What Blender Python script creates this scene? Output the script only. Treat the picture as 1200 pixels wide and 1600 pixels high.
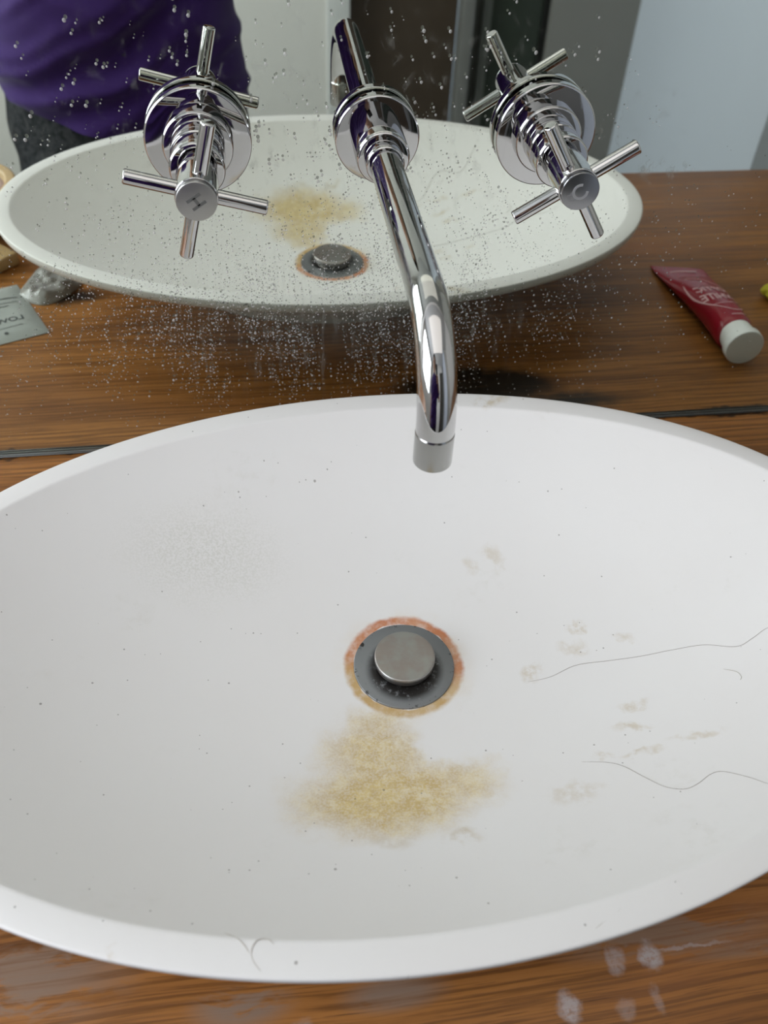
import bpy, bmesh, math, random
import numpy as np
from mathutils import Vector, Matrix, noise
random.seed(7); rng = np.random.default_rng(7)
for o in list(bpy.data.objects): bpy.data.objects.remove(o)
S = bpy.context.scene; C = S.collection
PI = math.pi

# ------------------------------------------------------------------ camera
CP = Vector((-0.0688, -0.5712, 0.4921))
FW = Vector((0.11746665, 0.69055625, -0.71367615)); RT = Vector((0.99057122, -0.13249483, 0.03483927)); UP = Vector((0.07049992, 0.71103951, 0.69960887))
cd = bpy.data.cameras.new('camera'); cam = bpy.data.objects.new('camera', cd); C.objects.link(cam)
m = Matrix((RT, UP, -FW)).transposed().to_4x4(); m.translation = CP; cam.matrix_world = m
cd.sensor_fit = 'HORIZONTAL'; cd.sensor_width = 36; cd.lens = 1380.2 * 36 / 1200; cd.clip_start = 0.01; cd.clip_end = 50
cd.dof.use_dof = True; cd.dof.focus_distance = 0.56; cd.dof.aperture_fstop = 11
S.camera = cam
# ------------------------------------------------------------------ light
S.view_settings.view_transform = 'Standard'; S.view_settings.look = 'None'; S.view_settings.gamma = 1
S.view_settings.use_curve_mapping = False; S.view_settings.exposure = -0.06
W = bpy.data.worlds.new('sky'); S.world = W; W.use_nodes = True
W.node_tree.nodes['Background'].inputs[0].default_value = (.62, .76, 1, 1); W.node_tree.nodes['Background'].inputs[1].default_value = 1.2
def area(name, loc, target, sx, sy, watt, col):
    l = bpy.data.lights.new(name, 'AREA'); l.shape = 'RECTANGLE'; l.size = sx; l.size_y = sy; l.energy = watt; l.color = col
    o = bpy.data.objects.new(name, l); C.objects.link(o); o.location = loc
    o.rotation_euler = (Vector(target) - Vector(loc)).to_track_quat('-Z', 'Y').to_euler(); return o
area('window_daylight', (-1.47, -.78, .75), (0, -.72, .35), 1.15, 1.05, 31, (.90, .95, 1.0))
area('overhead_fill_light', (.1, -.75, 1.49), (.1, -.75, 0), 1.4, 1.0, 4.0, (1.0, .94, .87))  # unseen weak warm fill added overhead, not a fitting of the room

# ------------------------------------------------------------------ mesh helpers
def link(name, me, mat=None, parent=None, smooth=True):
    o = bpy.data.objects.new(name, me); C.objects.link(o)
    if mat:
        me.materials.clear(); me.materials.append(mat)
    if smooth:
        for p in me.polygons: p.use_smooth = True
    if parent: o.parent = parent
    return o
def mk(name, verts, faces, mat=None, parent=None, smooth=True, sharp=None, recalc=True):
    me = bpy.data.meshes.new(name); me.from_pydata([tuple(v) for v in verts], [], [tuple(f) for f in faces]); me.update()
    if recalc:
        bm = bmesh.new(); bm.from_mesh(me); bmesh.ops.recalc_face_normals(bm, faces=bm.faces); bm.to_mesh(me); bm.free()
    o = link(name, me, mat, parent, smooth)
    if smooth and sharp is not None: me.set_sharp_from_angle(angle=math.radians(sharp))
    return o
def thing(name, label, cat, loc=(0, 0, 0), group=None):
    o = bpy.data.objects.new(name, None); C.objects.link(o); o.location = loc; o.empty_display_size = .02
    return tag(o, label, cat, group)
def tag(o, label, cat, group=None, kind=None):
    o['label'] = label; o['category'] = cat
    if group: o['group'] = group
    if kind: o['kind'] = kind
    return o
def struct(o): o['kind'] = 'structure'; return o
def rev(profile, seg=64):
    """lathe about the axis -Y; profile = [(radius, distance from the mirror)]"""
    V = []; F = []; n = len(profile); k0 = []
    for r, d in profile:
        if r < 1e-6: k0.append([len(V)]); V.append((0, -d, 0))
        else:
            k0.append(list(range(len(V), len(V) + seg)))
            V += [(r * math.cos(2 * PI * i / seg), -d, r * math.sin(2 * PI * i / seg)) for i in range(seg)]
    for a, b in zip(k0, k0[1:]):
        for i in range(seg):
            j = (i + 1) % seg
            if len(a) == 1 and len(b) == 1: continue
            if len(a) == 1: F.append((a[0], b[i], b[j]))
            elif len(b) == 1: F.append((a[i], b[0], a[j]))
            else: F.append((a[i], a[j], b[j], b[i]))
    return V, F
def bevel_profile(pts, w=.0005, n=3):
    out = [pts[0]]
    for k in range(1, len(pts) - 1):
        p0, p1, p2 = (Vector(q) for q in pts[k - 1:k + 2])
        a = (p0 - p1); b = (p2 - p1); ww = min(w, a.length * .45, b.length * .45)
        if a.length < 1e-7 or b.length < 1e-7: continue
        A = p1 + a.normalized() * ww; B = p1 + b.normalized() * ww
        for i in range(n + 1):
            t = i / n; out.append(tuple((1 - t) ** 2 * A + 2 * t * (1 - t) * p1 + t * t * B))
    out.append(pts[-1]); return out
def sweep(path, radii, seg=16, cap=True, flat=None):
    P = [Vector(p) for p in path]; n = len(P); T = []
    for i in range(n):
        T.append((P[min(i + 1, n - 1)] - P[max(i - 1, 0)]).normalized())
    N = T[0].orthogonal().normalized(); V = []; F = []
    if not hasattr(radii, '__len__'): radii = [radii] * n
    for i in range(n):
        N = (N - T[i] * N.dot(T[i])).normalized(); B = T[i].cross(N)
        for k in range(seg):
            a = 2 * PI * k / seg; V.append(P[i] + (N * math.cos(a) + B * math.sin(a)) * radii[i])
    for i in range(n - 1):
        for k in range(seg):
            k2 = (k + 1) % seg; F.append((i * seg + k, i * seg + k2, (i + 1) * seg + k2, (i + 1) * seg + k))
    if cap: F.append(tuple(range(seg))[::-1]); F.append(tuple((n - 1) * seg + k for k in range(seg)))
    return V, F
def box(x0, x1, y0, y1, z0, z1):
    V = [(x, y, z) for x in (x0, x1) for y in (y0, y1) for z in (z0, z1)]
    F = [(0, 1, 3, 2), (4, 6, 7, 5), (0, 4, 5, 1), (2, 3, 7, 6), (0, 2, 6, 4), (1, 5, 7, 3)]
    return V, F
def bbox(name, b, mat, parent=None, bevel=.0):
    V, F = box(*b); o = mk(name, V, F, mat, parent, smooth=False)
    if bevel:
        bm = bmesh.new(); bm.from_mesh(o.data)
        bmesh.ops.bevel(bm, geom=bm.edges[:] + bm.verts[:], offset=bevel, segments=3, profile=.5, affect='EDGES')
        bm.to_mesh(o.data); bm.free()
        for p in o.data.polygons: p.use_smooth = True
        o.data.set_sharp_from_angle(angle=math.radians(50))
    return o
def smooth_path(pts, sub=8):
    P = [Vector(p) for p in pts]; out = []
    for i in range(len(P) - 1):
        p0 = P[max(i - 1, 0)]; p1 = P[i]; p2 = P[i + 1]; p3 = P[min(i + 2, len(P) - 1)]
        for k in range(sub):
            t = k / sub
            out.append(.5 * ((2 * p1) + (p2 - p0) * t + (2 * p0 - 5 * p1 + 4 * p2 - p3) * t * t + (3 * p1 - p0 - 3 * p2 + p3) * t ** 3))
    out.append(P[-1]); return out

# ------------------------------------------------------------------ material helpers
class M:
    def __init__(s, name, rough=.5, metal=0., spec=.5, color=(.8, .8, .8)):
        s.m = bpy.data.materials.new(name); s.m.use_nodes = True; s.t = s.m.node_tree; s.b = s.t.nodes['Principled BSDF']
        s.b.inputs['Roughness'].default_value = rough; s.b.inputs['Metallic'].default_value = metal
        s.b.inputs['Specular IOR Level'].default_value = spec; s.b.inputs['Base Color'].default_value = (*color, 1)
        s.co = s.n('ShaderNodeTexCoord').outputs['Object']
    def n(s, t, **k):
        x = s.t.nodes.new(t)
        for a, b in k.items(): setattr(x, a, b)
        return x
    def put(s, sock, v):
        if isinstance(v, bpy.types.NodeSocket): s.t.links.new(v, sock)
        elif hasattr(v, '__len__') and len(v) == 3 and sock.type == 'RGBA': sock.default_value = (*v, 1)
        else: sock.default_value = v
    def math(s, op, a, b=0., c=0., clamp=False):
        x = s.n('ShaderNodeMath', operation=op, use_clamp=clamp); s.put(x.inputs[0], a); s.put(x.inputs[1], b); s.put(x.inputs[2], c); return x.outputs[0]
    def vm(s, op, a, b=(0, 0, 0)):
        x = s.n('ShaderNodeVectorMath', operation=op); s.put(x.inputs[0], a); s.put(x.inputs[1], b); return x.outputs['Value' if op in ('LENGTH', 'DISTANCE', 'DOT_PRODUCT') else 'Vector']
    def scale(s, v, k): return s.vm('MULTIPLY', v, k)
    def noise(s, v, scale=5., detail=4., rough=.55, dist=0., out='Fac'):
        x = s.n('ShaderNodeTexNoise'); s.put(x.inputs['Vector'], v); x.inputs['Scale'].default_value = scale; x.inputs['Detail'].default_value = detail
        x.inputs['Roughness'].default_value = rough; x.inputs['Distortion'].default_value = dist; return x.outputs[0 if out == 'Fac' else 1]
    def ramp(s, f, lo, hi, a=0., b=1.):
        x = s.n('ShaderNodeMapRange', interpolation_type='SMOOTHSTEP'); s.put(x.inputs[0], f)
        x.inputs[1].default_value = lo; x.inputs[2].default_value = hi; x.inputs[3].default_value = a; x.inputs[4].default_value = b; return x.outputs[0]
    def mix(s, f, a, b):
        x = s.n('ShaderNodeMix', data_type='RGBA'); s.put(x.inputs[0], f); s.put(x.inputs[6], a); s.put(x.inputs[7], b); return x.outputs[2]
    def blob(s, v, c, r, inner=.2, outer=1.):
        """soft ellipse mask, c centre, r half sizes"""
        d = s.vm('LENGTH', s.vm('DIVIDE', s.vm('SUBTRACT', v, c), r)); return s.ramp(d, inner, outer, 1., 0.)
    def warp(s, v, scale, amt):
        c = s.noise(v, scale, 3, out='Color'); return s.vm('ADD', v, s.scale(s.vm('SUBTRACT', c, (.5, .5, .5)), (amt, amt, amt)))
    def bump(s, h, strength=.3, dist=.001):
        x = s.n('ShaderNodeBump'); x.inputs['Strength'].default_value = strength; x.inputs['Distance'].default_value = dist; s.put(x.inputs['Height'], h)
        s.t.links.new(x.outputs[0], s.b.inputs['Normal'])
    def base(s, c): s.put(s.b.inputs['Base Color'], c)
    def rough(s, c): s.put(s.b.inputs['Roughness'], c)
def simple(name, color, rough=.5, metal=0., spec=.5, var=.06, nscale=30., bump=0., bscale=200.):
    k = M(name, rough, metal, spec, color); f = k.noise(k.co, nscale, 4)
    k.base(k.mix(f, tuple(c * (1 - var) for c in color), tuple(min(1, c * (1 + var)) for c in color)))
    if bump: k.bump(k.noise(k.co, bscale, 3), bump, .0006)
    return k.m

# chrome, slightly watermarked
def chrome(name, r0, r1, col=(.57, .565, .565), spots=True):
    k = M(name, r0, 1.0, .5, col); v = k.co
    f = k.ramp(k.noise(v, 90, 5, .6), .52, .75); k.rough(k.ramp(f, 0, 1, r0, r1))
    if spots:
        g = k.ramp(k.noise(v, 420, 2, .5), .70, .78); k.base(k.mix(k.math('MULTIPLY', g, .35), col, (.6, .6, .6)))
    return k.m
CHROME = chrome('chrome', .035, .11)
SATIN = chrome('satin_chrome', .2, .32, (.42, .42, .41))
DULL = chrome('brushed_steel', .26, .38, (.50, .48, .46))
CAPM = chrome('frosted_steel', .34, .42, (.46, .455, .44))
DARKCAP = chrome('tarnished_steel', .22, .34, (.30, .30, .31))
MARK = simple('etched_mark', (.10, .10, .095), .6)
PALEMARK = simple('pale_etched_mark', (.32, .32, .33), .5)
STEEL = None

# ------------------------------------------------------------------ basin geometry numbers
A_, B_, AI, BI, Y0, H_, ZD, ROT = .3153, .1968, .3012, .1809, -.2578, .0890, .0177, .0306
DRAIN = Vector((.0036, -.2511, ZD))
def ellpt(s, th, a, b, z):
    x = a * s * math.cos(th); y = b * s * math.sin(th)
    return (x * math.cos(ROT) - y * math.sin(ROT), Y0 + x * math.sin(ROT) + y * math.cos(ROT), z)
def bowl_z(x, y):
    X = x * math.cos(ROT) + (y - Y0) * math.sin(ROT); Y = -x * math.sin(ROT) + (y - Y0) * math.cos(ROT)
    s = math.hypot(X / AI, Y / BI); return H_ if s >= 1 else ZD + (H_ - ZD) * s ** 2.5

def ceramic():
    k = M('white_stone_resin', .42, 0, .4, (.84, .84, .83)); v = k.co
    col = k.mix(k.noise(v, 9, 3), (.765, .735, .715), (.785, .77, .755))
    def over(col, mask, c, amt=1.): return k.mix(k.math('MULTIPLY', mask, amt, clamp=True), col, c)
    fine = k.noise(v, 700, 3, .7); mid = k.noise(v, 120, 4, .65); low = k.noise(v, 28, 4, .6)
    w = k.warp(v, 45, .022); w2 = k.warp(w, 160, .008)
    flat = lambda vec: k.scale(vec, (1, 1, 0))
    wf = flat(w2)
    # yellow stain in front of the drain
    m1 = k.blob(wf, (-.020, -.345, 0), (.068, .036, 1), .25, 1.05)
    m2 = k.blob(wf, (-.022, -.316, 0), (.044, .040, 1), .25, 1.05)
    m3 = k.blob(wf, (-.020, -.292, 0), (.026, .018, 1), .2, 1.)
    m3 = k.math('MULTIPLY', m3, .7); m2 = k.math('MULTIPLY', m2, .85)
    m4 = k.math('MULTIPLY', k.blob(wf, (.022, -.340, 0), (.036, .024, 1), .15, 1.), .75)
    y = k.math('MAXIMUM', k.math('MAXIMUM', m1, m4), k.math('MAXIMUM', m2, m3))
    wipe = k.math('MAXIMUM', k.blob(wf, (.022, -.306, 0), (.026, .022, 1), .55, 1.), k.math('MULTIPLY', k.blob(wf, (-.046, -.290, 0), (.014, .014, 1), .3, 1.), .7))
    y = k.math('MULTIPLY', y, k.math('SUBTRACT', 1., wipe))
    y = k.math('MULTIPLY', y, k.ramp(k.math('ADD', k.math('MULTIPLY', low, .6), k.math('MULTIPLY', mid, .4)), .28, .50, .5, 1.))
    speck = k.ramp(fine, .38, .62, .72, 1.12)
    y = k.math('MULTIPLY', y, speck, clamp=True)
    col = over(col, y, k.mix(k.ramp(mid, .35, .6), (.66, .50, .19), (.54, .37, .11)), .88)
    # pale streak and white nick
    # rust ring around the drain
    ring = k.vm('SUBTRACT', flat(k.warp(v, 110, .0045)), (DRAIN.x, DRAIN.y, 0)); d = k.vm('LENGTH', ring)
    rr = k.math('MULTIPLY', k.ramp(d, .0315, .0328), k.ramp(d, .0362, .0398, 1., 0.))
    side = k.ramp(k.vm('DOT_PRODUCT', ring, (.3, 1, 0)), -.018, .008)      # orange behind, yellow in front
    col = over(col, k.math('MULTIPLY', rr, k.ramp(mid, .3, .6, .6, 1.)), k.mix(side, (.52, .33, .12), (.52, .165, .05)), .95)
    hal = k.math('MULTIPLY', k.ramp(d, .036, .0500, 1., 0.), k.ramp(low, .42, .68))
    col = over(col, hal, (.72, .58, .40), .32)
    # faint greenish film back left, tan smudges on the right
    col = over(col, k.math('MULTIPLY', k.blob(wf, (-.12, -.165, 0), (.075, .045, 1), .1), k.ramp(fine, .40, .62)), (.53, .52, .45), .42)
    for cx, cy, rx, ry, a in ((.0835, -.2695, .010, .008, .55), (.114, -.252, .011, .008, .45), (.123, -.2385, .013, .005, .6), (.1435, -.2534, .008, .004, .4), (.1366, -.303, .013, .006, .45), (.127, -.320, .016, .005, .5), (.105, -.3357, .008, .006, .55),
                              (.1264, -.3387, .018, .004, .5), (.082, -.3597, .018, .010, .35), (.077, -.176, .010, .012, .35), (.060, -.18, .006, .010, .3), (.0926, -.0746, .016, .010, .6), (.190, -.087, .02, .008, .3), (-.1512, -.4289, .004, .005, .35), (.015, -.378, .014, .008, .5), (-.023, -.375, .02, .008, .3), (.16, -.335, .02, .004, .4)):
        col = over(col, k.math('MULTIPLY', k.blob(w2, (cx, cy, bowl_z(cx, cy)), (rx, ry, .05), .1), k.ramp(mid, .35, .6)), (.55, .46, .33), min(1, a * 1.25))
    # general grime
    col = over(col, k.math('MULTIPLY', k.ramp(k.noise(w, 14, 5, .7), .56, .72), k.ramp(mid, .45, .65)), (.60, .57, .50), .22)
    # black pin specks
    for sc, thr, rad in ((95., .80, .085), (210., .80, .13)):
        vo = k.n('ShaderNodeTexVoronoi'); k.put(vo.inputs['Vector'], flat(v)); vo.inputs['Scale'].default_value = sc
        sep = k.n('ShaderNodeSeparateColor'); k.t.links.new(vo.outputs['Color'], sep.inputs[0])
        on = k.math('GREATER_THAN', sep.outputs[0], thr)
        rads = k.math('MULTIPLY', sep.outputs[1], rad)
        dot = k.math('LESS_THAN', vo.outputs['Distance'], rads)
        col = over(col, k.math('MULTIPLY', on, dot), (.12, .10, .08), .6)
    k.base(col); k.bump(k.noise(v, 260, 3), .05, .0005)
    k.rough(k.ramp(mid, .3, .7, .36, .52))
    return k.m

def oak():
    k = M('varnished_oak', .36, 0, .30, (.3, .15, .05)); v0 = k.co
    v = k.warp(v0, 2.2, .03)
    broad = k.noise(k.scale(v, (1.3, 26, 1)), 1.0, 5, .6)
    fineg = k.noise(k.scale(v, (7, 330, 1)), 1.0, 4, .65)
    pore = k.noise(k.scale(v, (24, 900, 1)), 1.0, 3, .6)
    col = k.mix(k.ramp(broad, .3, .68), (.225, .085, .020), (.40, .165, .040))
    col = k.mix(k.ramp(fineg, .40, .56), k.mix(.62, col, (.085, .030, .008)), col)
    col = k.mix(k.ramp(pore, .60, .70, 0., .75), col, (.060, .022, .008))
    # knotty orange flame
    col = k.mix(k.ramp(k.noise(k.scale(v, (3, 9, 1)), 1., 3), .55, .75, 0., .45), col, (.36, .13, .04))
    # worn varnish by the front of the basin
    wn = k.noise(k.scale(k.warp(v0, 30, .02), (16, 70, 1)), 1., 5, .65)
    reg = k.math('MAXIMUM', k.blob(v0, (-.225, -.405, 0), (.075, .032, 1), .3, 1.15), k.blob(v0, (-.105, -.432, 0), (.03, .013, 1), .3, 1.1))
    reg = k.math('MAXIMUM', reg, k.math('MAXIMUM', k.blob(v0, (-.028, -.436, 0), (.032, .010, 1), .3, 1.1), k.math('MULTIPLY', k.blob(v0, (.12, -.425, 0), (.075, .014, 1), .3, 1.1), .8)))
    reg = k.math('MAXIMUM', reg, k.math('MULTIPLY', k.blob(v0, (.17, -.437, 0), (.06, .006, 1), .2, 1.1), .7))
    worn = k.math('MULTIPLY', reg, k.ramp(wn, .40, .52)); worn = k.math('MULTIPLY', worn, k.ramp(fineg, .3, .55, .45, 1.))
    col = k.mix(worn, col, (.25, .165, .115))
    # pale water spots
    ws = k.warp(v0, 120, .008)
    sp = None
    for cx, cy, rx, ry, a in ((.1085, -.4345, .0075, .009, .95), (.0895, -.4345, .006, .009, .55), (.0595, -.4530, .0075, .010, .85), (.088, -.457, .007, .006, .3), (.13, -.4325, .03, .0015, .5), (.105, -.455, .004, .008, .3), (-.075, -.448, .008, .008, .35)):
        b = k.math('MULTIPLY', k.blob(ws, (cx, cy, 0), (rx, ry, 1), .35, 1.), a); sp = b if sp is None else k.math('MAXIMUM', sp, b)
    sp = k.math('MULTIPLY', sp, k.ramp(k.noise(v0, 260, 4, .7), .3, .55, .35, 1.))
    col = k.mix(sp, col, (.47, .41, .40))
    # black mould by the mirror
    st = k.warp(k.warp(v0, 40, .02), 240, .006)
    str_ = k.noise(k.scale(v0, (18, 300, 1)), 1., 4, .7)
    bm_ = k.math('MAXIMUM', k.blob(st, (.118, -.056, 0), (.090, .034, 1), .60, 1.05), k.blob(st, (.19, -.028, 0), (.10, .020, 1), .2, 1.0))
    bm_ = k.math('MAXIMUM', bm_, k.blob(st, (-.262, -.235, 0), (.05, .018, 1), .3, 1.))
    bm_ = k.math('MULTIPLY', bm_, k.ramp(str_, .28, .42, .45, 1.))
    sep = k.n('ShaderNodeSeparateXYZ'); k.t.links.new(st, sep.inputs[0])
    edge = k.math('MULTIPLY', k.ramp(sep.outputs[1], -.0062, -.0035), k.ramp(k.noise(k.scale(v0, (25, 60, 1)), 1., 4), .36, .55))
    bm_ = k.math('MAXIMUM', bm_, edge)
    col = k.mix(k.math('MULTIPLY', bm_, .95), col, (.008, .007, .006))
    k.base(col); k.bump(k.math('ADD', fineg, k.math('MULTIPLY', pore, -.6)), .35, .0005)
    k.rough(k.ramp(fineg, .3, .7, .30, .46)); k.put(k.b.inputs['Roughness'], k.math('ADD', k.ramp(fineg, .3, .7, .30, .44), k.math('MULTIPLY', worn, .3)))
    return k.m

def mirror_silver():
    k = M('mirror_silver', .0, 1., .5, (.92, .935, .885)); f = k.noise(k.co, 3, 3)
    k.base(k.mix(f, (.92, .935, .875), (.925, .935, .89))); return k.m
def mirror_glass():
    k = M('mirror_glass'); v = k.co; t = k.t; out = t.nodes['Material Output']
    tr = k.n('ShaderNodeBsdfTransparent'); tr.inputs[0].default_value = (.985, .995, .985, 1)
    gl = k.n('ShaderNodeBsdfGlossy'); gl.inputs['Roughness'].default_value = .02; gl.inputs['Color'].default_value = (.9, .9, .9, 1)
    df = k.n('ShaderNodeBsdfDiffuse'); df.inputs[0].default_value = (.62, .60, .57, 1)
    fr = k.n('ShaderNodeFresnel'); fr.inputs[0].default_value = 1.3
    m1 = k.n('ShaderNodeMixShader'); k.put(m1.inputs[0], k.math('MULTIPLY', fr.outputs[0], .45)); t.links.new(tr.outputs[0], m1.inputs[1]); t.links.new(gl.outputs[0], m1.inputs[2])
    # dried run-down streaks and lime film
    streak = k.noise(k.scale(k.warp(v, 30, .006), (210, 1, 22)), 1., 4, .65)
    film = k.math('MULTIPLY', k.blob(v, (.0, 0, .105), (.24, 1, .085), .1, 1.), k.ramp(streak, .50, .78))
    film = k.math('MULTIPLY', film, .10)
    haze = k.math('MULTIPLY', k.blob(v, (-.02, 0, .112), (.22, 1, .055), .1, 1.), .02)
    film = k.math('ADD', film, haze)
    arc = k.noise(k.scale(k.warp(v, 60, .02), (120, 1, 60)), 1., 5, .7)
    for cx, cz, rx, rz, a in ((.1690, .258, .009, .028, .5), (.031, .272, .03, .018, .25), (.20, .225, .05, .012, .25), (.0, .26, .3, .1, .08)):
        film = k.math('ADD', film, k.math('MULTIPLY', k.math('MULTIPLY', k.blob(v, (cx, 0, cz), (rx, 1, rz), .2, 1.), k.ramp(arc, .55, .68)), a))
    m2 = k.n('ShaderNodeMixShader'); k.put(m2.inputs[0], film); t.links.new(m1.outputs[0], m2.inputs[1]); t.links.new(df.outputs[0], m2.inputs[2])
    t.links.new(m2.outputs[0], out.inputs[0]); return k.m

OAK = oak(); STONE = ceramic()
PAINT = simple('white_wall_paint', (.78, .765, .73), .6, var=.02, nscale=3, bump=.05)
SHADEWALL = simple('shaded_wall_paint', (.24, .232, .215), .6, var=.10, nscale=1.5)  # dimmer light on this stretch of wall put into the colour
GREYTRIM = simple('grey_trim_paint', (.20, .20, .19), .4)
WHITETRIM = simple('white_trim_paint', (.72, .73, .72), .35)
BROWNDOOR = simple('dark_brown_door', (.066, .047, .033), .45, var=.25, nscale=4)
GREENGLASS = simple('dark_green_glass', (.035, .045, .034), .25)
BLACK = simple('black_rubber', (.008, .008, .008), .45)
TILE = simple('grey_floor_tile', (.22, .21, .20), .4, var=.12, nscale=6)
CEIL = simple('white_ceiling_paint', (.66, .66, .65), .7, var=.02)

# ------------------------------------------------------------------ the room
ZF, ZC = -.85, 1.55; XL, XR, YB, YJ, XN = -1.6, 1.75, -1.9, -1.135, .97
struct(bbox('floor', (XL, XR, YB - .1, .1, ZF - .05, ZF), TILE))
struct(bbox('ceiling', (XL, XR, YB - .1, .1, ZC, ZC + .05), CEIL))
struct(bbox('wall_front', (XL, XR, .004, .10, ZF, ZC), PAINT))
struct(bbox('wall_back', (XL, .14, YB - .1, YB, ZF, ZC), PAINT))
# back wall to the right of the doors
o = struct(bbox('wall_back_right', (.735, XN + .02, YB - .1, YB, ZF, ZC), SHADEWALL))
struct(bbox('wall_back_top', (.14, .735, YB - .1, YB, 1.25, ZC), PAINT))
struct(bbox('wall_right', (XN, XN + .12, YB, YJ, ZF, ZC), simple('daylight_tinted_paint', (.66, .71, .80), .6, var=.03, nscale=3)))  # white wall, bluish window light put into its colour
struct(bbox('wall_right_return', (XN + .12, XR - .1, YJ - .1, YJ, ZF, ZC), PAINT))
struct(bbox('wall_right_end', (XR - .1, XR, YJ, .004, ZF, ZC), PAINT))
# left wall with a window opening  y -1.35..-.2 , z .22..1.28
wy0, wy1, wz0, wz1 = -1.38, -.20, .20, 1.30
Vw = []; Fw = []
for b in ((XL, XL + .1, YB - .1, wy0, ZF, ZC), (XL, XL + .1, wy1, .1, ZF, ZC), (XL, XL + .1, wy0, wy1, ZF, wz0), (XL, XL + .1, wy0, wy1, wz1, ZC)):
    v_, f_ = box(*b); Fw += [tuple(i + len(Vw) for i in f) for f in f_]; Vw += v_
struct(mk('wall_left', Vw, Fw, PAINT, smooth=False))
wn = thing('window_1', '', 'window', (XL + .05, (wy0 + wy1) / 2, wz0)); del wn['label']; del wn['category']; struct(wn)
for (y0, y1, z0, z1) in ((wy0, wy0 + .05, wz0, wz1), (wy1 - .05, wy1, wz0, wz1), (wy0 + .05, wy1 - .05, wz0, wz0 + .05), (wy0 + .05, wy1 - .05, wz1 - .05, wz1), ((wy0 + wy1) / 2 - .02, (wy0 + wy1) / 2 + .02, wz0 + .05, wz1 - .05)):
    q = wn.location; bbox('window_frame', (-.025, .025, y0 - q.y, y1 - q.y, z0 - q.z, z1 - q.z), WHITETRIM, wn)
gm = M('window_glass'); tr = gm.n('ShaderNodeBsdfTransparent'); gg = gm.n('ShaderNodeBsdfGlossy'); gg.inputs['Roughness'].default_value = .01; mx = gm.n('ShaderNodeMixShader'); mx.inputs[0].default_value = .05
gm.t.links.new(tr.outputs[0], mx.inputs[1]); gm.t.links.new(gg.outputs[0], mx.inputs[2]); gm.t.links.new(mx.outputs[0], gm.t.nodes['Material Output'].inputs[0])
bbox('window_pane', (-.003, .003, wy0 - q.y + .05, wy1 - q.y - .05, .05, wz1 - wz0 - .05), gm.m, wn)
# doors in the back wall
d1 = bpy.data.objects.new('door_1', None); C.objects.link(d1); d1.location = (.345, YB, ZF); struct(d1)
def dbox(name, x0, x1, y0, y1, mat, par, z0=ZF, z1=1.25, bev=0.):
    q = par.location; return bbox(name, (x0 - q.x, x1 - q.x, y0 - q.y, y1 - q.y, z0 - q.z, z1 - q.z), mat, par, bev)
dbox('door_frame', .140, .1985, YB - .06, YB + .012, WHITETRIM, d1, bev=.003)
dbox('door_leaf', .1985, .4925, YB - .10, YB - .06, BROWNDOOR, d1)
dbox('door_frame', .4925, .523, YB - .06, YB + .012, GREYTRIM, d1, bev=.003)
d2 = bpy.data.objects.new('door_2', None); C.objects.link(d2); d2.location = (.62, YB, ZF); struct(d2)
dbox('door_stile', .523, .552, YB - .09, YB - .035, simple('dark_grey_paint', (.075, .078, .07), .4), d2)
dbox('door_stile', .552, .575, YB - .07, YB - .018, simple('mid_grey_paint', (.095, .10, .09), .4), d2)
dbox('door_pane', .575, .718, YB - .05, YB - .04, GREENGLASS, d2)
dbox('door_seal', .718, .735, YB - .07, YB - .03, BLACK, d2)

# ------------------------------------------------------------------ worktop
wt = bbox('worktop', (-.95, 1.02, -.4768, .003, -.04, 0), OAK, None, .0015)
tag(wt, 'varnished brown oak worktop under the white oval basin', 'worktop')

# ------------------------------------------------------------------ mirror
mr = thing('wall_mirror', 'large wall mirror behind the taps, speckled with dried water drops', 'mirror', (0, 0, .0006))
sm = bbox('silver_backing', (-.95, 1.25, 0, .0035, 0, 1.2), mirror_silver(), mr)
bbox('glass_sheet', (-.95, 1.25, -.003, -.0003, 0, 1.2), mirror_glass(), mr)
SEAL = simple('black_mirror_sealant', (.014, .014, .013), .3, var=.4, nscale=60)
# two thin ribs of dark sealant along the foot of the mirror
v1, f1 = sweep([(-.95, -.0036, .0002), (1.02, -.0036, .0002)], .00065, 10)
mk('sealant_bead', v1, f1, SEAL, mr)
v1, f1 = sweep([(-.95, -.0012, .0002), (1.02, -.0012, .0002)], .0005, 8)
mk('edge_strip', v1, f1, simple('grey_edge_strip', (.16, .16, .15), .35), mr)

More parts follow.
